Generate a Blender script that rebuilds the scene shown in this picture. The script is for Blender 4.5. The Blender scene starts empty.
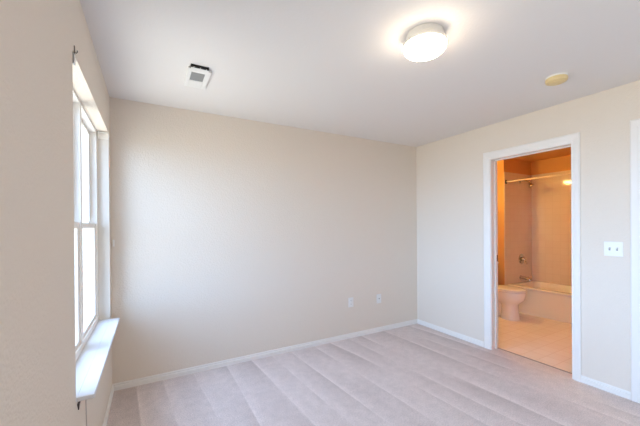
import bpy, bmesh, math, random
from mathutils import Vector, Matrix

random.seed(4)
S = bpy.context.scene
COL = S.collection

# ---------------------------------------------------------------- camera
F_PX, YAW, PITCH, ROLL, CY, CAM_H = 306.83, 0.5070, -0.0035, -0.0076, 227.0, 1.3586
d = Vector((math.sin(YAW) * math.cos(PITCH), math.cos(YAW) * math.cos(PITCH), math.sin(PITCH)))
r = Vector((math.cos(YAW), -math.sin(YAW), 0))
u = r.cross(d)
r2 = r * math.cos(ROLL) + u * math.sin(ROLL)
u2 = -r * math.sin(ROLL) + u * math.cos(ROLL)
cam_data = bpy.data.cameras.new('camera')
cam_data.sensor_width = 36.0
cam_data.lens = F_PX / 640 * 36.0
cam_data.shift_y = (CY - 213.0) / 640.0
cam_data.clip_start = 0.02
cam = bpy.data.objects.new('camera', cam_data)
COL.objects.link(cam)
rot = Matrix((r2, u2, -d)).transposed()
cam.matrix_world = Matrix.Translation((0, 0, CAM_H)) @ rot.to_4x4()
S.camera = cam

# ---------------------------------------------------------------- room numbers (metres)
XL, XR, YB, YF, H = -0.2813, 3.2378, 3.0678, -1.70, 2.44
WT = 0.115                                   # inner wall thickness
LT = 0.19                                    # outer wall thickness
WY0, WY1, WZ0, WZ1 = 1.65, 2.972, 0.608, 2.115    # bedroom window opening
VY0, VY1, VZ0, VZ1 = -1.55, 0.55, 0.60, 2.115     # added fill window, unseen behind the camera
DY0, DY1, DZ = 1.283, 2.006, 2.062                # bathroom doorway
EY0, EY1 = 0.08, 0.830                            # second doorway
BX0, BX1 = XR + WT, 5.78                          # bathroom
BY0, BY1, BYT, BXT = 1.15, 3.0678, 2.868, 4.97
BZ = -0.014                                       # bathroom floor level

# ---------------------------------------------------------------- world, daylight, exposure
W = bpy.data.worlds.new('daylight')
S.world = W
W.use_nodes = True
wn, wl = W.node_tree.nodes, W.node_tree.links
wn.clear()
wo = wn.new('ShaderNodeOutputWorld')
wb = wn.new('ShaderNodeBackground')
tc = wn.new('ShaderNodeTexCoord')
sx = wn.new('ShaderNodeSeparateXYZ')
rp = wn.new('ShaderNodeValToRGB')
mr = wn.new('ShaderNodeMapRange')
mr.inputs[1].default_value = -1
mr.inputs[2].default_value = 1
wl.new(tc.outputs['Generated'], sx.inputs[0])
wl.new(sx.outputs['Z'], mr.inputs[0])
wl.new(mr.outputs[0], rp.inputs[0])
cr = rp.color_ramp
cr.elements[0].position = 0.44
cr.elements[0].color = (0.34, 0.34, 0.335, 1)
cr.elements[1].position = 0.52
cr.elements[1].color = (0.50, 0.74, 1.16, 1)
top = cr.elements.new(0.80)
top.color = (0.30, 0.46, 0.78, 1)
wl.new(rp.outputs[0], wb.inputs[0])

# sky brightness by azimuth: full opposite the windows, dimmed sideways to even the walls
neg = wn.new('ShaderNodeMapRange')
neg.inputs[1].default_value = -0.45
neg.inputs[2].default_value = -1.0
neg.inputs[3].default_value = 0.8
neg.inputs[4].default_value = 15.5


def wmath(op, a, b_):
    q = wn.new('ShaderNodeMath')
    q.operation = op
    for k, v in enumerate((a, b_)):
        if isinstance(v, (int, float)):
            q.inputs[k].default_value = v
        else:
            wl.new(v, q.inputs[k])
    return q.outputs[0]


h2 = wmath('ADD', wmath('MULTIPLY', sx.outputs['X'], sx.outputs['X']), wmath('MULTIPLY', sx.outputs['Y'], sx.outputs['Y']))
wl.new(wmath('DIVIDE', sx.outputs['X'], wmath('SQRT', wmath('ADD', h2, 0.0004), 0.0)), neg.inputs[0])
wl.new(neg.outputs[0], wb.inputs[1])
wl.new(wb.outputs[0], wo.inputs[0])


def portal(name, y0, y1, z0, z1):
    ld = bpy.data.lights.new(name, 'AREA')
    ld.shape = 'RECTANGLE'
    ld.size, ld.size_y = y1 - y0, z1 - z0
    ld.cycles.is_portal = True
    o = bpy.data.objects.new(name, ld)
    o.location = (XL - LT - 0.03, (y0 + y1) / 2, (z0 + z1) / 2)
    # light's -Z towards +X, its X along world Y, its Y along world Z
    o.rotation_euler = Matrix(((0, 0, -1), (1, 0, 0), (0, -1, 0))).transposed().to_euler()
    m = Matrix(((0, 0, -1), (-1, 0, 0), (0, 1, 0)))
    o.rotation_euler = m.to_euler()
    COL.objects.link(o)


portal('window_daylight', WY0, WY1, WZ0, WZ1)
portal('added_window_fill', VY0, VY1, VZ0, VZ1)  # daylight through the added, unseen window

S.view_settings.view_transform = 'Standard'
S.view_settings.look = 'None'
S.view_settings.gamma = 1.0
S.view_settings.use_curve_mapping = False
S.view_settings.exposure = 0.37
S.cycles.diffuse_bounces = 8
S.cycles.max_bounces = 14
S.cycles.sample_clamp_indirect = 8.0


# ---------------------------------------------------------------- materials
def mat(name, color, rough=0.6, metal=0.0, bump=None, spec=0.5, emit=None, alpha=None):
    m = bpy.data.materials.new(name)
    m.use_nodes = True
    n, l = m.node_tree.nodes, m.node_tree.links
    b = n['Principled BSDF']
    b.inputs['Base Color'].default_value = (*color, 1)
    b.inputs['Roughness'].default_value = rough
    b.inputs['Metallic'].default_value = metal
    b.inputs['Specular IOR Level'].default_value = spec
    if emit:
        b.inputs['Emission Color'].default_value = (*emit[0], 1)
        b.inputs['Emission Strength'].default_value = emit[1]
    if bump:
        scale, strength, dist = bump
        t = n.new('ShaderNodeTexCoord')
        x = n.new('ShaderNodeTexNoise')
        x.inputs['Scale'].default_value = scale
        x.inputs['Detail'].default_value = 1.5
        p = n.new('ShaderNodeBump')
        p.inputs['Strength'].default_value = strength
        p.inputs['Distance'].default_value = dist
        l.new(t.outputs['Object'], x.inputs['Vector'])
        l.new(x.outputs[0], p.inputs['Height'])
        l.new(p.outputs[0], b.inputs['Normal'])
    return m


def srgb(R, G, B):
    f = lambda c: (c / 255 / 12.92) if c / 255 <= 0.04045 else ((c / 255 + 0.055) / 1.055) ** 2.4
    return (f(R), f(G), f(B))


M = {}
M['wall'] = mat('beige orange-peel wall paint', srgb(226, 215, 201), 0.75, bump=(85, 0.5, 0.005), spec=0.25)
M['ceiling'] = mat('white ceiling paint', srgb(228, 224, 220), 0.9, bump=(70, 0.3, 0.003), spec=0.1)
M['trim'] = mat('white semi-gloss trim', srgb(234, 230, 224), 0.4)
M['rod'] = mat('painted tan metal rod', srgb(216, 196, 170), 0.5)
M['vinyl'] = mat('white window vinyl', srgb(244, 239, 231), 0.4)
M['liner'] = mat('cream painted recess', srgb(226, 217, 204), 0.6)
M['sill'] = mat('white painted sill', srgb(222, 220, 220), 0.4)
M['plastic'] = mat('white plastic', srgb(234, 232, 228), 0.35)
M['dark'] = mat('dark slot', (0.02, 0.02, 0.02), 0.6)
M['gap'] = mat('black panel for unlit duct', (0.012, 0.010, 0.009), 0.9)
M['grille'] = mat('grey vent louvre', srgb(150, 150, 148), 0.5)
M['ventwhite'] = mat('white vent enamel', srgb(232, 230, 226), 0.4)
M['yellowed'] = mat('yellowed plastic', srgb(226, 203, 150), 0.45)
M['nickel'] = mat('brushed nickel', srgb(190, 180, 165), 0.3, 0.9)
M['pan'] = mat('white lamp pan', srgb(232, 226, 216), 0.35)
M['glow'] = mat('lit frosted lamp glass', srgb(250, 240, 220), 0.4, emit=((1.0, 0.86, 0.67), 25.0))
M['iron'] = mat('dark metal hook', (0.10, 0.085, 0.075), 0.5, 0.6)
M['cord'] = mat('pale blind cord', srgb(200, 188, 180), 0.8)
M['porcelain'] = mat('white glazed porcelain', srgb(236, 230, 222), 0.12)
M['tubwhite'] = mat('white enamel tub', srgb(232, 222, 208), 0.22)
M['chrome'] = mat('chrome', (0.60, 0.57, 0.53), 0.14, 1.0)
M['bathpaint'] = mat('tan bathroom paint', srgb(214, 160, 98), 0.7, bump=(95, 0.3, 0.003), spec=0.25)
M['bulb'] = mat('lit vanity bulb', srgb(255, 220, 160), 0.4, emit=((1.0, 0.80, 0.28), 145.0))
M['carpet_edge_shade'] = mat('carpet edge with painted shade', srgb(150, 138, 132), 0.9)  # darker than the carpet: edge shadow put into the colour


def tile_mat():
    m = mat('glossy cream wall tile', srgb(226, 208, 184), 0.07, spec=0.25)
    n, l = m.node_tree.nodes, m.node_tree.links
    b = n['Principled BSDF']
    t = n.new('ShaderNodeTexCoord')
    s = n.new('ShaderNodeSeparateXYZ')
    c = n.new('ShaderNodeCombineXYZ')
    a = n.new('ShaderNodeMath')
    a.operation = 'ADD'
    br = n.new('ShaderNodeTexBrick')
    br.offset = 0.0
    br.inputs['Color1'].default_value = (*srgb(226, 208, 184), 1)
    br.inputs['Color2'].default_value = (*srgb(224, 205, 180), 1)
    br.inputs['Mortar'].default_value = (*srgb(214, 194, 168), 1)
    br.inputs['Scale'].default_value = 1.0
    br.inputs['Brick Width'].default_value = 0.108
    br.inputs['Row Height'].default_value = 0.108
    br.inputs['Mortar Size'].default_value = 0.0016
    l.new(t.outputs['Object'], s.inputs[0])
    l.new(s.outputs['X'], a.inputs[0])
    l.new(s.outputs['Y'], a.inputs[1])
    l.new(a.outputs[0], c.inputs['X'])
    l.new(s.outputs['Z'], c.inputs['Y'])
    l.new(c.outputs[0], br.inputs['Vector'])
    l.new(br.outputs['Color'], b.inputs['Base Color'])
    p = n.new('ShaderNodeBump')
    p.inputs['Strength'].default_value = 0.15
    p.inputs['Distance'].default_value = -0.0006
    l.new(br.outputs['Fac'], p.inputs['Height'])
    l.new(p.outputs[0], b.inputs['Normal'])
    return m


M['tile'] = tile_mat()


def floor_tile_mat():
    m = mat('cream sheet vinyl floor', srgb(236, 228, 216), 0.3)
    n, l = m.node_tree.nodes, m.node_tree.links
    b = n['Principled BSDF']
    t = n.new('ShaderNodeTexCoord')
    br = n.new('ShaderNodeTexBrick')
    br.offset = 0.0
    br.inputs['Color1'].default_value = (*srgb(238, 230, 220), 1)
    br.inputs['Color2'].default_value = (*srgb(234, 225, 214), 1)
    br.inputs['Mortar'].default_value = (*srgb(224, 212, 198), 1)
    br.inputs['Scale'].default_value = 1.0
    br.inputs['Brick Width'].default_value = 0.15
    br.inputs['Row Height'].default_value = 0.15
    br.inputs['Mortar Size'].default_value = 0.004
    l.new(t.outputs['Object'], br.inputs['Vector'])
    l.new(br.outputs['Color'], b.inputs['Base Color'])
    return m


M['vinylfloor'] = floor_tile_mat()


CARP_LIGHT, CARP_DARK = srgb(233, 220, 214), srgb(199, 184, 178)


def carpet_mat():
    m = mat('pale pinkish grey cut pile carpet', (0.5, 0.5, 0.5), 0.95, spec=0.05)
    n, l = m.node_tree.nodes, m.node_tree.links
    b = n['Principled BSDF']
    t = n.new('ShaderNodeTexCoord')
    # vacuum strokes: leaning-pile shading painted as bands running away from the back wall
    sp_ = n.new('ShaderNodeSeparateXYZ')
    l.new(t.outputs['Object'], sp_.inputs[0])

    def math_(op, a, b_=None):
        q = n.new('ShaderNodeMath')
        q.operation = op
        for k, v in enumerate((a, b_)):
            if v is None:
                continue
            if isinstance(v, (int, float)):
                q.inputs[k].default_value = v
            else:
                l.new(v, q.inputs[k])
        return q.outputs[0]

    mp = n.new('ShaderNodeMapping')
    mp.inputs['Scale'].default_value = (2.3, 0.22, 1)
    x1 = n.new('ShaderNodeTexNoise')
    x1.inputs['Scale'].default_value = 1.0
    x1.inputs['Detail'].default_value = 1.0
    l.new(t.outputs['Object'], mp.inputs[0])
    l.new(mp.outputs[0], x1.inputs['Vector'])
    uu = math_('ADD', sp_.outputs['X'], math_('MULTIPLY', sp_.outputs['Y'], 0.06))
    uu = math_('ADD', uu, math_('MULTIPLY', x1.outputs[0], 0.42))
    fr_ = math_('FRACT', math_('MULTIPLY', uu, 4.0))
    r1 = n.new('ShaderNodeValToRGB')
    e = r1.color_ramp.elements
    e[0].position = 0.0
    e[0].color = (*CARP_LIGHT, 1)
    e[1].position = 1.0
    e[1].color = (*CARP_LIGHT, 1)
    for pos, kk in ((0.07, 0.72), (0.28, 0.42), (0.70, 0.22), (0.955, 0.0)):
        q = e.new(pos)
        q.color = (*[CARP_DARK[c] + (CARP_LIGHT[c] - CARP_DARK[c]) * kk for c in range(3)], 1)
    l.new(fr_, r1.inputs[0])
    # fine tufts
    x2 = n.new('ShaderNodeTexNoise')
    x2.inputs['Scale'].default_value = 120
    x2.inputs['Detail'].default_value = 3
    x3 = n.new('ShaderNodeTexNoise')
    x3.inputs['Scale'].default_value = 16
    x3.inputs['Detail'].default_value = 4
    r2_ = n.new('ShaderNodeMapRange')
    r2_.inputs[1].default_value = 0.3
    r2_.inputs[2].default_value = 0.7
    r2_.inputs[3].default_value = 0.80
    r2_.inputs[4].default_value = 1.12
    r3_ = n.new('ShaderNodeMapRange')
    r3_.inputs[1].default_value = 0.3
    r3_.inputs[2].default_value = 0.7
    r3_.inputs[3].default_value = 0.94
    r3_.inputs[4].default_value = 1.05
    mu = n.new('ShaderNodeMath')
    mu.operation = 'MULTIPLY'
    mx = n.new('ShaderNodeVectorMath')
    mx.operation = 'SCALE'
    l.new(t.outputs['Object'], x2.inputs['Vector'])
    l.new(t.outputs['Object'], x3.inputs['Vector'])
    l.new(x2.outputs[0], r2_.inputs[0])
    l.new(x3.outputs[0], r3_.inputs[0])
    l.new(r2_.outputs[0], mu.inputs[0])
    l.new(r3_.outputs[0], mu.inputs[1])
    mp4 = n.new('ShaderNodeMapping')
    mp4.inputs['Scale'].default_value = (3.0, 1.1, 1)
    x4 = n.new('ShaderNodeTexNoise')
    x4.inputs['Scale'].default_value = 1.0
    x4.inputs['Detail'].default_value = 3.0
    l.new(t.outputs['Object'], mp4.inputs[0])
    l.new(mp4.outputs[0], x4.inputs['Vector'])
    r4 = n.new('ShaderNodeMapRange')
    r4.inputs[1].default_value = 0.36
    r4.inputs[2].default_value = 0.62
    l.new(x4.outputs[0], r4.inputs[0])
    mixc = n.new('ShaderNodeMix')
    mixc.data_type = 'RGBA'
    mixc.inputs['B'].default_value = (*[(CARP_LIGHT[c] * 0.55 + CARP_DARK[c] * 0.45) for c in range(3)], 1)
    l.new(r4.outputs[0], mixc.inputs['Factor'])
    l.new(r1.outputs[0], mixc.inputs['A'])
    l.new(mixc.outputs['Result'], mx.inputs[0])
    l.new(mu.outputs[0], mx.inputs['Scale'])
    l.new(mx.outputs[0], b.inputs['Base Color'])
    p = n.new('ShaderNodeBump')
    p.inputs['Strength'].default_value = 0.5
    p.inputs['Distance'].default_value = 0.006
    l.new(x2.outputs[0], p.inputs['Height'])
    l.new(p.outputs[0], b.inputs['Normal'])
    return m


M['carpet'] = carpet_mat()


def glass_mat():
    m = bpy.data.materials.new('clear window glass')
    m.use_nodes = True
    n, l = m.node_tree.nodes, m.node_tree.links
    n.clear()
    o = n.new('ShaderNodeOutputMaterial')
    mix = n.new('ShaderNodeMixShader')
    tr = n.new('ShaderNodeBsdfTransparent')
    tr.inputs[0].default_value = (0.96, 0.98, 0.97, 1)
    g = n.new('ShaderNodeBsdfGlossy')
    g.inputs['Roughness'].default_value = 0.02
    mix.inputs[0].default_value = 0.06
    l.new(tr.outputs[0], mix.inputs[1])
    l.new(g.outputs[0], mix.inputs[2])
    l.new(mix.outputs[0], o.inputs[0])
    return m


M['glass'] = glass_mat()


# ---------------------------------------------------------------- mesh helpers
def new_bm():
    return bmesh.new()


def box(bm, x0, x1, y0, y1, z0, z1, bev=0.0, seg=2):
    t = bmesh.new()
    bmesh.ops.create_cube(t, size=1.0)
    for v in t.verts:
        v.co = Vector((x0 + (v.co.x + .5) * (x1 - x0), y0 + (v.co.y + .5) * (y1 - y0), z0 + (v.co.z + .5) * (z1 - z0)))
    if bev:
        bmesh.ops.bevel(t, geom=t.edges[:], offset=bev, segments=seg, affect='EDGES', profile=0.5)
    merge(bm, t)


def merge(bm, t, mtx=None):
    if mtx is not None:
        bmesh.ops.transform(t, matrix=mtx, verts=t.verts[:])
    me = bpy.data.meshes.new('tmp')
    t.to_mesh(me)
    t.free()
    bm.from_mesh(me)
    bpy.data.meshes.remove(me)


def lathe(bm, prof, n=40, mtx=None):
    """prof: list of (radius, z); closed at zero radii."""
    t = bmesh.new()
    rings = []
    for rad, z in prof:
        if rad < 1e-6:
            rings.append([t.verts.new((0, 0, z))])
        else:
            rings.append([t.verts.new((rad * math.cos(2 * math.pi * k / n), rad * math.sin(2 * math.pi * k / n), z)) for k in range(n)])
    for a, b in zip(rings, rings[1:]):
        for k in range(n):
            k2 = (k + 1) % n
            if len(a) == 1 and len(b) > 1:
                t.faces.new((a[0], b[k], b[k2]))
            elif len(b) == 1 and len(a) > 1:
                t.faces.new((a[k], b[0], a[k2]))
            elif len(a) > 1:
                t.faces.new((a[k], b[k], b[k2], a[k2]))
    bmesh.ops.recalc_face_normals(t, faces=t.faces[:])
    merge(bm, t, mtx)


def loft(bm, rings, cap=True):
    """rings: lists of points, same count each."""
    t = bmesh.new()
    vs = [[t.verts.new(p) for p in ring] for ring in rings]
    n = len(vs[0])
    for a, b in zip(vs, vs[1:]):
        for k in range(n):
            t.faces.new((a[k], a[(k + 1) % n], b[(k + 1) % n], b[k]))
    if cap:
        t.faces.new(vs[0][::-1])
        t.faces.new(vs[-1])
    bmesh.ops.recalc_face_normals(t, faces=t.faces[:])
    merge(bm, t)


def tube(bm, pts, rad, n=12):
    pts = [Vector(p) for p in pts]
    rings = []
    prev = None
    for i, p in enumerate(pts):
        if i == 0:
            tg = pts[1] - pts[0]
        elif i == len(pts) - 1:
            tg = pts[-1] - pts[-2]
        else:
            tg = (pts[i + 1] - pts[i]).normalized() + (pts[i] - pts[i - 1]).normalized()
        tg.normalize()
        ref = prev if prev is not None else (Vector((0, 0, 1)) if abs(tg.z) < 0.9 else Vector((1, 0, 0)))
        a = (ref - tg * ref.dot(tg)).normalized()
        prev = a
        b = tg.cross(a)
        rr = rad[i] if isinstance(rad, (list, tuple)) else rad
        rings.append([p + (a * math.cos(2 * math.pi * k / n) + b * math.sin(2 * math.pi * k / n)) * rr for k in range(n)])
    loft(bm, rings)


def prism(bm, poly, a, b):
    """extrude a polygon given by a function of t: poly(t) -> list of points at end t in (a, b)."""
    loft(bm, [poly(a), poly(b)])


def obj(name, bm, m, parent=None, smooth=False, angle=40):
    me = bpy.data.meshes.new(name)
    bmesh.ops.recalc_face_normals(bm, faces=bm.faces[:])
    bm.to_mesh(me)
    bm.free()
    me.materials.append(m)
    if smooth:
        for p in me.polygons:
            p.use_smooth = True
        me.set_sharp_from_angle(angle=math.radians(angle))
    o = bpy.data.objects.new(name, me)
    COL.objects.link(o)
    if parent is not None:
        o.parent = parent
        o.matrix_parent_inverse = PW(parent).inverted()
    return o


def PW(o):
    m = Matrix.LocRotScale(o.location, o.rotation_euler, o.scale)
    if o.parent is not None:
        m = PW(o.parent) @ o.matrix_parent_inverse @ m
    return m


def tag(o, label, cat, group=None):
    o['label'] = label
    o['category'] = cat
    if group:
        o['group'] = group
    return o


def thing(name, loc, label, cat, group=None):
    o = bpy.data.objects.new(name, None)
    o.empty_display_size = 0.1
    o.location = loc
    COL.objects.link(o)
    return tag(o, label, cat, group)


def struct(o):
    o['kind'] = 'structure'
    return o


def rot_to(axis):
    return Vector((0, 0, 1)).rotation_difference(Vector(axis).normalized()).to_matrix().to_4x4()


# ---------------------------------------------------------------- bedroom shell
bm = new_bm()
box(bm, XL - LT, XR + WT, YF - WT, YB + WT, -0.10, 0.0)
struct(obj('floor', bm, M['carpet']))

bm = new_bm()
box(bm, XL - LT, XR + WT, YF - WT, YB + WT, H, H + 0.10)
struct(obj('ceiling', bm, M['ceiling']))

bm = new_bm()
box(bm, XL - LT, XR + WT, YB, YB + WT, 0, H)
struct(obj('wall_back', bm, M['wall']))

bm = new_bm()
box(bm, XL - LT, XR + WT, YF - WT, YF, 0, H)
struct(obj('wall_front', bm, M['wall']))

bm = new_bm()
x0, x1 = XL - LT, XL
for (ya, yb_, za, zb) in ((YF, VY0, 0, H), (VY0, VY1, 0, VZ0), (VY0, VY1, VZ1, H), (VY1, WY0, 0, H),
                          (WY0, WY1, 0, WZ0), (WY0, WY1, WZ1, H), (WY1, YB, 0, H)):
    box(bm, x0, x1, ya, yb_, za, zb)
bmesh.ops.remove_doubles(bm, verts=bm.verts[:], dist=1e-5)
struct(obj('wall_left', bm, M['wall']))

bm = new_bm()
x0, x1 = XR, XR + WT
JT = 0.018
for (ya, yb_, za, zb) in ((YF, EY0 - JT, 0, H), (EY0 - JT, EY1 + JT, DZ + JT, H), (EY1 + JT, DY0 - JT, 0, H),
                          (DY0 - JT, DY1 + JT, DZ + JT, H), (DY1 + JT, YB, 0, H)):
    box(bm, x0, x1, ya, yb_, za, zb)
struct(obj('wall_right', bm, M['wall']))


# baseboards: a stepped profile
BH, BT = 0.058, 0.012


def base_prof(depth, z):
    return [(0, 0), (BT, 0), (BT, 0.036), (BT - 0.006, 0.039), (BT - 0.005, 0.050), (0.004, BH), (0, BH)]


def baseboard(name, p0, p1, inward):
    """p0 -> p1 along the wall foot; inward = unit vector into the room."""
    b = new_bm()
    rings = []
    for p in (p0, p1):
        rings.append([Vector((p[0] + inward[0] * q, p[1] + inward[1] * q, z)) for q, z in base_prof(0, 0)])
    loft(b, rings)
    return struct(obj(name, b, M['trim']))


baseboard('baseboard_back', (XL, YB), (XR, YB), (0, -1))
baseboard('baseboard_left', (XL, YF), (XL, YB), (1, 0))
baseboard('baseboard_right', (XR, DY1 + 0.085), (XR, YB), (-1, 0))
baseboard('baseboard_right_middle', (XR, 0.905), (XR, DY0 - 0.062), (-1, 0))
baseboard('baseboard_right_rear', (XR, YF), (XR, EY0 - 0.075), (-1, 0))
baseboard('baseboard_front', (XL, YF), (XR, YF), (0, 1))


# ---------------------------------------------------------------- door frames
def casing_bm(y_in0, y_in1, z_in, w0, w1, wt, x):
    """flat three-sided casing with mitred steps, on the wall at x, standing into the room (-x)."""
    b = new_bm()
    # cross-section: (distance out from the opening edge as a fraction, thickness)
    secs = [(0.0, 0.0), (0.0, 0.010), (0.30, 0.0115), (0.36, 0.0145), (0.86, 0.0175), (1.0, 0.012), (1.0, 0.0)]
    rings = []
    corners = [(y_in1, 0.0, w1, 0.0), (y_in1, z_in, w1, wt), (y_in0, z_in, -w0, wt), (y_in0, 0.0, -w0, 0.0)]
    for (y, z, wy, wz) in corners:
        rings.append([Vector((x - t, y + wy * f, z + wz * f)) for f, t in secs])
    loft(b, rings)
    return b


door1 = struct(obj('door_1', casing_bm(DY0 - 0.006, DY1 + 0.006, DZ + 0.002, 0.060, 0.076, 0.082, XR), M['trim']))
b = new_bm()
box(b, XR - 0.001, XR + WT + 0.001, DY1, DY1 + JT, BZ, DZ)
box(b, XR - 0.001, XR + WT + 0.001, DY0 - JT, DY0, BZ, DZ)
box(b, XR - 0.001, XR + WT + 0.001, DY0 - JT, DY1 + JT, DZ, DZ + JT)
# door stop
box(b, XR + 0.060, XR + 0.085, DY1 - 0.010, DY1, BZ, DZ, 0.002)
box(b, XR + 0.060, XR + 0.085, DY0, DY0 + 0.010, BZ, DZ, 0.002)
box(b, XR + 0.060, XR + 0.085, DY0, DY1, DZ - 0.010, DZ, 0.002)
obj('jamb', b, M['trim'], door1)
b = new_bm()
box(b, XR + 0.088, XR + 0.112, DY1 - 0.003, DY1, 0.955, 1.025, 0.002)
sp = obj('strike_plate', b, M['iron'], door1)
sp['label'] = 'dark metal strike plate'

door2 = struct(obj('door_2', casing_bm(EY0 - 0.006, EY1 + 0.006, DZ + 0.002, 0.068, 0.068, 0.085, XR), M['trim']))
b = new_bm()
for (ya, yb_) in ((EY1, EY1 + JT), (EY0 - JT, EY0)):
    box(b, XR - 0.001, XR + WT, ya, yb_, 0, DZ)
box(b, XR - 0.001, XR + WT, EY0 - JT, EY1 + JT, DZ, DZ + JT)
obj('jamb', b, M['trim'], door2)
b = new_bm()
box(b, XR + 0.030, XR + 0.065, EY0 + 0.002, EY1 - 0.002, 0.008, DZ - 0.003, 0.002)
for (za, zb) in ((0.22, 0.86), (1.02, 1.92)):
    for (ya, yb_) in ((EY0 + 0.11, EY0 + 0.345), (EY0 + 0.405, EY1 - 0.11)):
        box(b, XR + 0.022, XR + 0.032, ya, yb_, za, zb, 0.006)
leaf = obj('door_leaf', b, M['trim'], door2)
b = new_bm()
lathe(b, [(0.0, 0.062), (0.018, 0.060), (0.027, 0.048), (0.022, 0.034), (0.011, 0.026), (0.011, 0.008), (0.030, 0.006), (0.030, 0.0)], 24,
      Matrix.Translation((XR + 0.030, EY0 + 0.065, 0.93)) @ rot_to((-1, 0, 0)))
obj('door_knob', b, M['nickel'], leaf, True)


# ---------------------------------------------------------------- windows
def build_window(name, y0, y1, z0, z1, prev=None):
    xin, xout = XL - 0.076, XL - 0.165
    w = new_bm()
    fw = 0.030                                    # outer frame face
    zb = z0 + 0.020                               # stands on the sill board
    ym = (y0 + y1) / 2 + 0.01
    mw = 0.040
    # stepped outer frame: inner face and deeper liner steps
    for (ya, yb_) in ((y0, y0 + fw), (y1 - fw, y1)):
        box(w, xout, xin, ya, yb_, zb, z1, 0.002)
    box(w, xout, xin, ym - mw / 2, ym + mw / 2, zb, z1, 0.002)
    for (ya, yb_) in ((y0 + fw, ym - mw / 2), (ym + mw / 2, y1 - fw)):
        box(w, xout, xin - 0.0, ya, yb_, zb, zb + 0.028, 0.002)
        box(w, xout, xin - 0.0, ya, yb_, z1 - 0.012, z1, 0.002)
        # parting ribs of the sash tracks
        for (a_, c_) in ((ya, ya + 0.006), (yb_ - 0.006, yb_)):
            box(w, xin - 0.041, xin - 0.037, a_, c_, zb + 0.028, z1 - 0.012)
        box(w, xin - 0.010, xin, ya, yb_, zb + 0.028, zb + 0.040, 0.002)
    win = struct(obj(name, w, M['vinyl']))
    zm = 1.372
    for (ya, yb_) in ((y0 + fw, ym - mw / 2), (ym + mw / 2, y1 - fw)):
        for (xa, xb, za, zc, st) in ((xin - 0.036, xin - 0.012, zb + 0.030, zm + 0.018, 0.034),
                                     (xin - 0.068, xin - 0.044, zm - 0.018, z1 - 0.013, 0.024)):
            s = new_bm()
            yy0, yy1 = ya + 0.002, yb_ - 0.002
            box(s, xa, xb, yy0, yy0 + st, za, zc, 0.002)
            box(s, xa, xb, yy1 - st, yy1, za, zc, 0.002)
            box(s, xa, xb, yy0 + st, yy1 - st, za, za + st, 0.002)
            box(s, xa, xb, yy0 + st, yy1 - st, zc - st, zc, 0.002)
            so = obj('sash', s, M['vinyl'], win)
            g = new_bm()
            xm = (xa + xb) / 2
            box(g, xm - 0.002, xm + 0.002, yy0 + st - 0.004, yy1 - st + 0.004, za + st - 0.004, zc - st + 0.004)
            obj('glass_pane', g, M['glass'], so)
        k = new_bm()
        ymid = (ya + yb_) / 2
        box(k, xin - 0.034, xin - 0.006, ymid - 0.025, ymid + 0.025, zm + 0.018, zm + 0.030, 0.003)
        obj('sash_lock', k, M['vinyl'], win)
    # sill board with a rounded nose
    s = new_bm()
    box(s, xin - 0.005, XL, y0 + 0.002, y1 - 0.002, z0, z0 + 0.020)
    box(s, XL - 0.001, XL + 0.064, y0 + 0.012, y1 - 0.004, z0, z0 + 0.020, 0.004)
    obj('window_sill', s, M['sill'], win)
    # thin painted liner of the recess sides
    q = new_bm()
    box(q, xin, XL - 0.0, y1 - 0.004, y1, zb, z1)
    box(q, xin, XL - 0.0, y0, y0 + 0.004, zb, z1)
    obj('recess_liner', q, M['liner'], win)
    return win


build_window('window_1', WY0, WY1, WZ0, WZ1)
build_window('added_fill_window', VY0, VY1, VZ0, VZ1)  # unseen window, added to bring in fill light


# blind brackets left in the top corners of the recess
def bracket(y0, y1, label):
    t = thing('blind_bracket', (XL - 0.035, (y0 + y1) / 2, WZ1 - 0.004), label, 'bracket', 'blind brackets in the window recess')
    b_ = new_bm()
    xa, xb = XL - 0.066, XL + 0.004
    z1 = WZ1 - 0.005
    s = 1 if y0 > 2 else -1
    back = (y1 - 0.004, y1) if s > 0 else (y0, y0 + 0.004)
    box(b_, xa, xb, back[0], back[1], z1 - 0.050, z1, 0.001)
    box(b_, xa, xb, y0, y1, z1 - 0.004, z1, 0.001)
    box(b_, xa, xa + 0.004, y0, y1, z1 - 0.050, z1, 0.001)
    obj('bracket_shell', b_, M['vinyl'], t)
    b_ = new_bm()
    box(b_, xb - 0.004, xb, y0, y1, z1 - 0.050, z1 - 0.002, 0.001)
    box(b_, xb - 0.001, xb + 0.003, y0 + 0.006, y1 - 0.006, z1 - 0.034, z1 - 0.018, 0.001)
    obj('bracket_clip', b_, M['plastic'], t)


bracket(WY1 - 0.040, WY1 - 0.0045, 'white blind bracket in the far top corner of the window recess, nearest the back wall')
bracket(WY0 + 0.0045, WY0 + 0.040, 'white blind bracket in the near top corner of the window recess')

# small dark hook above the near top corner of the window, and a dark wedge below the sill
b = new_bm()
y, z = 1.690, 2.146
box(b, XL, XL + 0.003, y - 0.006, y + 0.006, z - 0.030, z + 0.006, 0.001)
tube(b, [(XL + 0.002, y, z - 0.022), (XL + 0.008, y, z - 0.024), (XL + 0.011, y, z - 0.019), (XL + 0.011, y, z - 0.012)], 0.002, 8)
tag(obj('dark_wall_piece', b, M['iron'], None, True), 'small dark metal hook on the wall above the near top corner of the window', 'hook', 'small dark pieces by the window')
b = new_bm()
y, z = 1.690, 0.592
loft(b, [[Vector((XL, y - 0.016, z)), Vector((XL, y + 0.010, z)), Vector((XL, y + 0.004, z - 0.034))],
         [Vector((XL + 0.008, y - 0.016, z)), Vector((XL + 0.008, y + 0.010, z)), Vector((XL + 0.004, y + 0.004, z - 0.034))]])
tag(obj('dark_wall_piece', b, M['iron']), 'dark pointed wedge on the wall under the near end of the window sill', 'hook', 'small dark pieces by the window')
b = new_bm()
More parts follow.
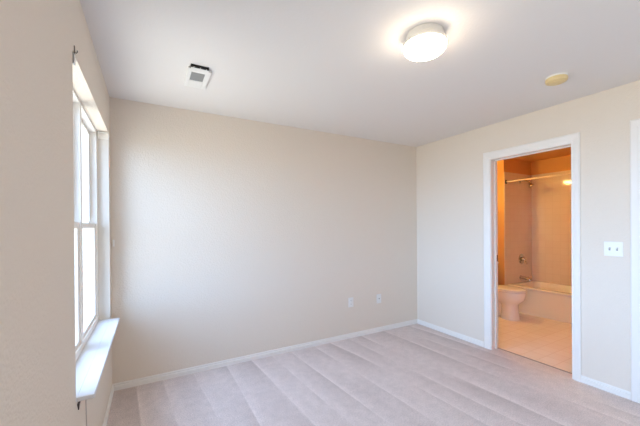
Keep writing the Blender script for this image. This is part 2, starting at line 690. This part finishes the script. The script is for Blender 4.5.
tube(b, [(XL + 0.003, 1.862, 0.598), (XL + 0.003, 1.864, 0.50), (XL + 0.004, 1.866, 0.40), (XL + 0.003, 1.865, 0.33)], 0.0022, 8)
tag(obj('hanging_cord', b, M['cord'], None, True), 'thin pale cord hanging down the wall under the window sill', 'cord')

# small white cleat at the left end of the back wall
b = new_bm()
yy = YB
box(b, XL + 0.012, XL + 0.026, yy - 0.004, yy, 1.200, 1.258, 0.002)
tube(b, [(XL + 0.019, yy - 0.003, 1.229), (XL + 0.019, yy - 0.014, 1.229)], 0.004, 10)
tube(b, [(XL + 0.019, yy - 0.014, 1.206), (XL + 0.019, yy - 0.014, 1.252)], 0.004, 10)
tag(obj('cord_cleat', b, M['plastic'], None, True), 'tiny white cord cleat on the back wall beside the window corner', 'cleat')


# ---------------------------------------------------------------- ceiling light
LX, LY = 1.372, 1.232
t = thing('ceiling_light', (LX, LY, H), 'round flush ceiling light with glowing frosted glass bowl', 'ceiling light')
T = Matrix.Translation((LX, LY, H))
b = new_bm()
lathe(b, [(0.0, 0.0), (0.098, 0.0), (0.101, -0.006), (0.102, -0.030), (0.110, -0.036), (0.1145, -0.044), (0.1148, -0.062), (0.112, -0.066), (0.0, -0.064)], 56, T)
obj('pan', b, M['pan'], t, True)
b = new_bm()
pr = [(0.0, -0.066), (0.106, -0.066), (0.1150, -0.0665), (0.1162, -0.071), (0.1145, -0.081), (0.110, -0.090), (0.101, -0.099), (0.085, -0.106), (0.055, -0.111), (0.025, -0.113), (0.0, -0.1135)]
lathe(b, pr, 56, T)
obj('glass_bowl', b, M['glow'], t, True)
for ang in (62, 182, 302):
    b = new_bm()
    a = math.radians(ang)
    dv = Vector((math.cos(a), math.sin(a), 0))
    p = Vector((LX, LY, H)) + dv * 0.110
    tube(b, [p + Vector((0, 0, -0.050)), p + dv * 0.010 + Vector((0, 0, -0.068)), p + dv * 0.011 + Vector((0, 0, -0.085)), p + dv * 0.003 + Vector((0, 0, -0.097))], 0.003, 8)
    obj('clip', b, M['nickel'], t, True)

# ---------------------------------------------------------------- smoke detector
SX, SY = 2.625, 1.128
t = thing('smoke_detector', (SX, SY, H), 'round yellowed smoke detector on the ceiling near the doorway', 'smoke detector')
T = Matrix.Translation((SX, SY, H))
b = new_bm()
lathe(b, [(0.0, 0.0), (0.068, 0.0), (0.069, -0.005), (0.066, -0.010), (0.0, -0.011)], 40, T)
obj('mounting_plate', b, M['plastic'], t, True)
b = new_bm()
lathe(b, [(0.0, -0.010), (0.066, -0.010), (0.068, -0.022), (0.064, -0.036), (0.052, -0.042), (0.048, -0.040), (0.045, -0.045), (0.030, -0.048), (0.0, -0.048)], 40, T)
bd = obj('detector_body', b, M['yellowed'], t, True)
bd['label'] = 'yellowed plastic body'
b = new_bm()
lathe(b, [(0.0, -0.046), (0.010, -0.046), (0.010, -0.051), (0.0, -0.051)], 16, Matrix.Translation((SX + 0.014, SY - 0.01, H)))
obj('test_button', b, M['yellowed'], bd, True)

# ---------------------------------------------------------------- ceiling air register
VX0, VX1 = 0.236, 0.386
VYa, VYb = 2.185, 2.520
t = thing('air_vent', ((VX0 + VX1) / 2, (VYa + VYb) / 2, H), 'white rectangular air register with grey louvres on the ceiling', 'air vent')
zt, zl = H, H - 0.016
b = new_bm()
gx0, gx1, gy0, gy1 = VX0 + 0.026, VX1 - 0.036, 2.270, 2.402
box(b, VX0, gx0, VYa + 0.040, VYb, zl, zt, 0.003)
box(b, gx1, VX1, VYa + 0.040, VYb, zl, zt, 0.003)
box(b, gx0, gx1, VYa + 0.040, gy0, zl, zt, 0.002)
box(b, gx0, gx1, gy1, VYb, zl, zt, 0.002)
obj('frame', b, M['ventwhite'], t)
b = new_bm()
box(b, gx0, gx1, gy0, gy1, zt - 0.004, zt - 0.001)
obj('duct_shade_panel', b, M['gap'], t)  # thin black panel; the duct's shade is put into its colour
n = 13
for k in range(n):
    y = gy0 + 0.007 + (gy1 - gy0 - 0.014) * k / (n - 1)
    b = new_bm()
    tmp = bmesh.new()
    bmesh.ops.create_cube(tmp, size=1.0)
    bmesh.ops.transform(tmp, matrix=Matrix.Translation(((gx0 + gx1) / 2, y, zl + 0.006)) @ Matrix.Rotation(math.radians(-24), 4, 'X') @ Matrix.Diagonal((gx1 - gx0, 0.0115, 0.0012, 1)), verts=tmp.verts[:])
    merge(b, tmp)
    obj('louvre', b, M['grille'], t)
b = new_bm()
box(b, VX0 + 0.012, VX1 - 0.024, VYa + 0.002, VYa + 0.042, zt - 0.014, zt - 0.001)
obj('slot_shade_panel', b, M['gap'], t)  # black box that paints the shade inside the slot
b = new_bm()
tmp = bmesh.new()
bmesh.ops.create_cube(tmp, size=1.0)
bmesh.ops.transform(tmp, matrix=Matrix.Translation(((VX0 + VX1) / 2 - 0.004, VYa + 0.030, zl - 0.004)) @ Matrix.Rotation(math.radians(-12), 4, 'X') @ Matrix.Diagonal((VX1 - VX0 - 0.036, 0.030, 0.002, 1)), verts=tmp.verts[:])
merge(b, tmp)
for k in range(3):
    xx = VX0 + 0.030 + 0.040 * k
    box(b, xx, xx + 0.003, VYa + 0.004, VYa + 0.040, zl - 0.003, zt - 0.004)
obj('damper_flap', b, M['ventwhite'], t)


# ---------------------------------------------------------------- outlets and switch
def outlet(xc, zc, label, kind):
    t_ = thing('wall_outlet', (xc, YB, zc), label, 'outlet')
    b_ = new_bm()
    box(b_, xc - 0.036, xc + 0.036, YB - 0.006, YB, zc - 0.058, zc + 0.058, 0.0025)
    obj('cover_plate', b_, M['plastic'], t_)
    if kind == 'duplex':
        for s in (-1, 1):
            b_ = new_bm()
            cz = zc + s * 0.021
            box(b_, xc - 0.017, xc + 0.017, YB - 0.0085, YB - 0.005, cz - 0.014, cz + 0.014, 0.003)
            so = obj('socket', b_, M['plastic'], t_)
            b_ = new_bm()
            box(b_, xc - 0.008, xc - 0.0055, YB - 0.009, YB - 0.008, cz - 0.002, cz + 0.007)
            box(b_, xc + 0.0055, xc + 0.008, YB - 0.009, YB - 0.008, cz - 0.002, cz + 0.007)
            box(b_, xc - 0.002, xc + 0.002, YB - 0.009, YB - 0.008, cz - 0.009, cz - 0.005)
            obj('slots', b_, M['dark'], so)
    else:
        b_ = new_bm()
        box(b_, xc - 0.010, xc + 0.010, YB - 0.008, YB - 0.005, zc - 0.010, zc + 0.010, 0.002)
        so = obj('jack', b_, M['plastic'], t_)
        b_ = new_bm()
        box(b_, xc - 0.006, xc + 0.006, YB - 0.009, YB - 0.0075, zc - 0.005, zc + 0.005)
        obj('jack_hole', b_, M['dark'], so)
    return t_


outlet(2.123, 0.432, 'white wall outlet plate on the back wall, the left of the two', 'duplex')
outlet(2.556, 0.424, 'white wall plate on the back wall, the right of the two, nearest the corner', 'jack')

yc, zc = 1.004, 1.157
t = thing('light_switch', (XR, yc, zc), 'white double light switch plate between the two doorways', 'light switch')
b = new_bm()
box(b, XR - 0.006, XR, yc - 0.058, yc + 0.058, zc - 0.058, zc + 0.058, 0.0025)
obj('cover_plate', b, M['plastic'], t)
for s in (-1, 1):
    b = new_bm()
    box(b, XR - 0.0072, XR - 0.005, yc + s * 0.023 - 0.0055, yc + s * 0.023 + 0.0055, zc - 0.012, zc + 0.012)
    sl = obj('toggle_slot', b, M['grille'], t)
    b = new_bm()
    tmp = bmesh.new()
    bmesh.ops.create_cube(tmp, size=1.0)
    bmesh.ops.transform(tmp, matrix=Matrix.Translation((XR - 0.012, yc + s * 0.023, zc + 0.004)) @ Matrix.Rotation(math.radians(28), 4, 'Y') @ Matrix.Diagonal((0.018, 0.008, 0.009, 1)), verts=tmp.verts[:])
    merge(b, tmp)
    obj('toggle', b, M['plastic'], sl)

# ---------------------------------------------------------------- bathroom shell
bm = new_bm()
box(bm, BX0 - WT, BX1 + WT, BY0 - WT, BY1 + WT, BZ - 0.15, -0.101)
box(bm, BX0, BX1 + WT, BY0 - WT, BY1 + WT, -0.101, BZ)
struct(obj('floor_bathroom', bm, M['vinylfloor']))
bm = new_bm()
box(bm, BX0, BX1 + WT, BY0 - WT, BY1 + WT, H, H + 0.10)
struct(obj('ceiling_bathroom', bm, M['bathpaint']))
bm = new_bm()
box(bm, BX0, BXT, BY1, BY1 + WT, BZ, H)
struct(obj('wall_bathroom_back', bm, M['bathpaint']))
bm = new_bm()
box(bm, BXT, BX1, BYT, BY1 + WT, BZ, H)
struct(obj('wall_bathroom_plumbing', bm, M['bathpaint']))
bm = new_bm()
box(bm, BX1, BX1 + WT, BY0 - WT, BY1 + WT, BZ, H)
struct(obj('wall_bathroom_far', bm, M['bathpaint']))
bm = new_bm()
box(bm, BX0, BX1, BY0 - WT, BY0, BZ, H)
struct(obj('wall_bathroom_near', bm, M['bathpaint']))
# tiled surround of the tub on three sides
TZ = 2.205
bm = new_bm()
box(bm, BXT + 0.002, BX1, BYT - 0.008, BYT, 0.36, TZ, 0.002)
box(bm, BX1 - 0.008, BX1, BY0, BYT - 0.008, 0.36, TZ, 0.002)
box(bm, BXT + 0.05, BX1 - 0.008, BY0, BY0 + 0.008, 0.36, TZ, 0.002)
struct(obj('trim_tile_surround', bm, M['tile']))
# bathroom baseboards
for nm, p0, p1, inw in (('baseboard_bathroom_back', (BX0, BY1), (BXT, BY1), (0, -1)), ('baseboard_bathroom_plumbing', (BXT, BYT), (BXT, BY1 - 0.012), (-1, 0))):
    o = baseboard(nm, p0, p1, inw)
    o.location.z = BZ
# carpet edge in the doorway, its shadow painted as a darker strip
bm = new_bm()
box(bm, XR + 0.092, XR + 0.116, DY0, DY1, BZ, 0.001, 0.002)
struct(obj('trim_carpet_edge_shade', bm, M['carpet_edge_shade']))

# ---------------------------------------------------------------- bathtub
TX0, TX1, TY0, TY1, TZR = 5.045, BX1 - 0.009, BY0 + 0.009, BYT - 0.009, 0.392
t = thing('bathtub', ((TX0 + TX1) / 2, (TY0 + TY1) / 2, BZ), 'cream enamel bathtub with a straight apron along the tiled wall', 'bathtub')


def rrect(x0, x1, y0, y1, z, rad, n=6):
    pts = []
    for (cx, cy, a0) in ((x1 - rad, y1 - rad, 0), (x0 + rad, y1 - rad, 90), (x0 + rad, y0 + rad, 180), (x1 - rad, y0 + rad, 270)):
        for k in range(n + 1):
            a = math.radians(a0 + 90 * k / n)
            pts.append(Vector((cx + rad * math.cos(a), cy + rad * math.sin(a), z)))
    return pts


b = new_bm()
rings = [rrect(TX0 + 0.010, TX1, TY0, TY1, BZ, 0.006),
         rrect(TX0 + 0.010, TX1, TY0, TY1, 0.040, 0.006),
         rrect(TX0 + 0.020, TX1, TY0, TY1, 0.060, 0.006),
         rrect(TX0 + 0.016, TX1, TY0, TY1, TZR - 0.040, 0.006),
         rrect(TX0 + 0.001, TX1, TY0, TY1, TZR - 0.028, 0.006),
         rrect(TX0, TX1, TY0, TY1, TZR - 0.010, 0.008),
         rrect(TX0 + 0.006, TX1 - 0.002, TY0 + 0.002, TY1 - 0.002, TZR - 0.002, 0.012),
         rrect(TX0 + 0.014, TX1 - 0.004, TY0 + 0.004, TY1 - 0.004, TZR, 0.02),
         rrect(TX0 + 0.080, TX1 - 0.045, TY0 + 0.075, TY1 - 0.075, TZR, 0.10),
         rrect(TX0 + 0.092, TX1 - 0.056, TY0 + 0.090, TY1 - 0.085, TZR - 0.010, 0.11),
         rrect(TX0 + 0.120, TX1 - 0.085, TY0 + 0.20, TY1 - 0.115, 0.12, 0.12),
         rrect(TX0 + 0.160, TX1 - 0.120, TY0 + 0.27, TY1 - 0.16, 0.08, 0.12),
         rrect(TX0 + 0.26, TX1 - 0.22, TY0 + 0.45, TY1 - 0.30, 0.075, 0.08)]
loft(b, rings)
obj('tub_shell', b, M['tubwhite'], t, True, 50)
b = new_bm()
lathe(b, [(0.0, 0.010), (0.012, 0.010), (0.034, 0.006), (0.036, 0.0), (0.0, 0.0)], 28, Matrix.Translation((5.42, TY1 - 0.099, 0.290)) @ rot_to((0, -1, 0.15)))
ov = obj('overflow_plate', b, M['chrome'], t, True)
ov['label'] = 'round chrome overflow plate'

# ---------------------------------------------------------------- shower fittings
yw = BYT - 0.008
t = thing('shower_rod', (5.01, yw, 2.04), 'straight metal shower curtain rod across the tub opening', 'curtain rod')
b = new_bm()
tube(b, [(5.012, yw - 0.004, 2.043), (5.012, BY0 + 0.004, 2.043)], 0.0105, 16)
obj('rod', b, M['rod'], t, True)
for (y, s) in ((yw, -1), (BY0, 1)):
    b = new_bm()
    lathe(b, [(0.0, 0.016), (0.016, 0.016), (0.020, 0.008), (0.032, 0.005), (0.033, 0.0), (0.0, 0.0)], 24, Matrix.Translation((5.012, y, 2.043)) @ rot_to((0, s, 0)))
    fl = obj('flange', b, M['iron'], t, True)
    fl['label'] = 'dark end flange'

SXx = 5.42
t = thing('shower', (SXx, yw, 2.08), 'chrome shower with its head on a bent arm high on the tiled wall', 'shower')
b = new_bm()
lathe(b, [(0.0, 0.010), (0.014, 0.010), (0.030, 0.004), (0.031, 0.0), (0.0, 0.0)], 24, Matrix.Translation((SXx, yw, 2.075)) @ rot_to((0, -1, 0)))
obj('flange', b, M['chrome'], t, True)
b = new_bm()
pts = [(SXx, yw - 0.004, 2.075), (SXx, yw - 0.055, 2.082), (SXx, yw - 0.090, 2.078), (SXx, yw - 0.120, 2.060), (SXx, yw - 0.150, 2.030)]
tube(b, pts, 0.0105, 12)
obj('shower_arm', b, M['chrome'], t, True)
b = new_bm()
lathe(b, [(0.0, 0.0), (0.013, 0.0), (0.016, 0.012), (0.016, 0.024), (0.036, 0.050), (0.041, 0.058), (0.040, 0.066), (0.0, 0.067)], 28,
      Matrix.Translation((SXx, yw - 0.145, 2.035)) @ rot_to((0, -0.55, -0.85)))
obj('shower_head', b, M['chrome'], t, True)

t = thing('tub_valve', (5.45, yw, 0.78), 'round chrome valve trim with a lever handle on the tiled wall', 'faucet valve')
b = new_bm()
lathe(b, [(0.0, 0.012), (0.050, 0.012), (0.082, 0.007), (0.086, 0.002), (0.085, 0.0), (0.0, 0.0)], 36, Matrix.Translation((5.45, yw, 0.780)) @ rot_to((0, -1, 0)))
obj('escutcheon', b, M['chrome'], t, True)
b = new_bm()
lathe(b, [(0.0, 0.062), (0.020, 0.060), (0.030, 0.050), (0.034, 0.020), (0.026, 0.010), (0.0, 0.010)], 24, Matrix.Translation((5.45, yw, 0.780)) @ rot_to((0, -1, 0)))
hd = obj('handle', b, M['chrome'], t, True)
b = new_bm()
tube(b, [(5.45, yw - 0.045, 0.775), (5.475, yw - 0.055, 0.735), (5.495, yw - 0.062, 0.695)], [0.013, 0.011, 0.009], 12)
obj('lever', b, M['chrome'], hd, True)

t = thing('tub_spout', (5.42, yw, 0.47), 'chrome tub spout below the valve on the tiled wall', 'tub spout')
b = new_bm()
lathe(b, [(0.0, 0.008), (0.028, 0.008), (0.034, 0.004), (0.034, 0.0), (0.0, 0.0)], 24, Matrix.Translation((5.42, yw, 0.472)) @ rot_to((0, -1, 0)))
obj('collar', b, M['chrome'], t, True)
b = new_bm()
tube(b, [(5.42, yw - 0.004, 0.472), (5.42, yw - 0.060, 0.472), (5.42, yw - 0.110, 0.466), (5.42, yw - 0.140, 0.452), (5.42, yw - 0.148, 0.436)], [0.026, 0.026, 0.026, 0.024, 0.020], 16)
so = obj('spout_body', b, M['chrome'], t, True)
b = new_bm()
tube(b, [(5.42, yw - 0.118, 0.488), (5.42, yw - 0.118, 0.506)], [0.004, 0.007], 10)
obj('diverter_knob', b, M['chrome'], so, True)

# ---------------------------------------------------------------- toilet (faces -y, tank against the wall)
TXc = 4.60
t = thing('toilet', (TXc, 2.62, BZ), 'white toilet with its lid down beside the bathtub', 'toilet')


def egg(yc_, z, rx, ryf, ryb, n=36, p=2.0):
    pts = []
    for k in range(n):
        a = 2 * math.pi * k / n
        c, s = math.cos(a), math.sin(a)
        cc = math.copysign(abs(c) ** (2 / p), c)
        ss = math.copysign(abs(s) ** (2 / p), s)
        pts.append(Vector((TXc + rx * cc, yc_ + (ryb if s > 0 else ryf) * ss, z)))
    return pts


b = new_bm()
rings = [egg(2.575, BZ, 0.118, 0.120, 0.115, p=2.6),
         egg(2.575, BZ + 0.03, 0.114, 0.116, 0.112, p=2.6),
         egg(2.575, 0.08, 0.104, 0.106, 0.106, p=2.5),
         egg(2.575, 0.16, 0.097, 0.100, 0.102, p=2.4),
         egg(2.58, 0.205, 0.105, 0.112, 0.115, p=2.3),
         egg(2.60, 0.240, 0.138, 0.172, 0.18, p=2.2),
         egg(2.62, 0.280, 0.164, 0.232, 0.22, p=2.1),
         egg(2.625, 0.335, 0.178, 0.250, 0.22, p=2.1),
         egg(2.625, 0.370, 0.182, 0.254, 0.22, p=2.1),
         egg(2.625, 0.385, 0.180, 0.252, 0.22, p=2.1),
         egg(2.625, 0.388, 0.170, 0.242, 0.21, p=2.1)]
loft(b, rings)
box(b, TXc - 0.16, TXc + 0.16, 2.78, 2.90, 0.30, 0.388, 0.02)
box(b, TXc - 0.055, TXc + 0.055, 2.64, 2.96, BZ, 0.24, 0.03)
obj('bowl', b, M['porcelain'], t, True, 50)
b = new_bm()
loft(b, [egg(2.625, 0.389, 0.180, 0.252, 0.20, p=2.1), egg(2.625, 0.393, 0.187, 0.259, 0.205, p=2.1), egg(2.625, 0.404, 0.187, 0.259, 0.205, p=2.1), egg(2.625, 0.408, 0.182, 0.254, 0.20, p=2.1)])
obj('seat', b, M['porcelain'], t, True, 50)
b = new_bm()
loft(b, [egg(2.625, 0.414, 0.181, 0.252, 0.20, p=2.1), egg(2.625, 0.417, 0.187, 0.258, 0.205, p=2.1), egg(2.625, 0.427, 0.186, 0.257, 0.205, p=2.1), egg(2.625, 0.434, 0.172, 0.240, 0.19, p=2.1), egg(2.625, 0.438, 0.12, 0.17, 0.13, p=2.1)])
obj('lid', b, M['porcelain'], t, True, 50)
b = new_bm()
box(b, TXc - 0.225, TXc + 0.225, 2.885, 3.055, 0.389, 0.735, 0.025, 3)
obj('tank', b, M['porcelain'], t, True, 50)
b = new_bm()
box(b, TXc - 0.235, TXc + 0.235, 2.875, 3.062, 0.736, 0.772, 0.012, 3)
obj('tank_lid', b, M['porcelain'], t, True, 50)
b = new_bm()
tube(b, [(TXc - 0.17, 2.885, 0.67), (TXc - 0.17, 2.868, 0.67), (TXc - 0.12, 2.862, 0.665), (TXc - 0.10, 2.862, 0.66)], 0.007, 10)
obj('flush_lever', b, M['chrome'], t, True)
b = new_bm()
for s in (-1, 1):
    tube(b, [(TXc + s * 0.050, 2.70, 0.270), (TXc + s * 0.062, 2.76, 0.235), (TXc + s * 0.066, 2.83, 0.150), (TXc + s * 0.060, 2.86, 0.025)], [0.035, 0.040, 0.038, 0.036], 16)
obj('trapway', b, M['porcelain'], t, True)
b = new_bm()
tube(b, [(4.32, BY1 - 0.045, 0.215), (4.32, BY1 - 0.045, 0.26), (4.36, BY1 - 0.06, 0.33), (4.41, BY1 - 0.085, 0.395)], 0.006, 10)
obj('supply_hose', b, M['chrome'], t, True)
t = thing('supply_valve', (4.32, BY1, 0.17), 'chrome water supply valve on the wall behind the toilet', 'water valve')
b = new_bm()
lathe(b, [(0.0, 0.010), (0.016, 0.010), (0.028, 0.003), (0.028, 0.0), (0.0, 0.0)], 20, Matrix.Translation((4.32, BY1, 0.17)) @ rot_to((0, -1, 0)))
tube(b, [(4.32, BY1 - 0.004, 0.17), (4.32, BY1 - 0.075, 0.17)], 0.011, 12)
obj('valve_body', b, M['chrome'], t, True)
b = new_bm()
lathe(b, [(0.0, 0.02), (0.022, 0.018), (0.022, 0.004), (0.0, 0.0)], 16, Matrix.Translation((4.32, BY1 - 0.072, 0.17)) @ rot_to((0, -1, 0)))
obj('valve_handle', b, M['chrome'], t, True)

# ---------------------------------------------------------------- vanity light (lights the bathroom from beside the doorway)
t = thing('vanity_light', (4.02, BY1, 2.20), 'bar vanity light with round warm bulbs on the bathroom wall', 'vanity light')
b = new_bm()
box(b, 3.72, 4.32, BY1 - 0.03, BY1, 2.145, 2.255, 0.006)
obj('back_bar', b, M['chrome'], t)
for k in range(4):
    xx = 3.795 + 0.15 * k
    b = new_bm()
    lathe(b, [(0.0, 0.0), (0.024, 0.0), (0.026, 0.020), (0.018, 0.030), (0.0, 0.030)], 20, Matrix.Translation((xx, BY1 - 0.03, 2.20)) @ rot_to((0, -1, 0)))
    sk = obj('bulb_socket', b, M['chrome'], t, True)
    b = new_bm()
    pr = [(0.0, 0.028), (0.012, 0.030)]
    for j in range(1, 13):
        a = math.pi * (0.12 + 0.88 * j / 12)
        pr.append((0.034 * math.sin(a) if j < 12 else 0.0, 0.062 - 0.034 * math.cos(a)))
    lathe(b, pr, 24, Matrix.Translation((xx, BY1 - 0.03, 2.20)) @ rot_to((0, -1, 0)))
    obj('bulb', b, M['bulb'], sk, True)
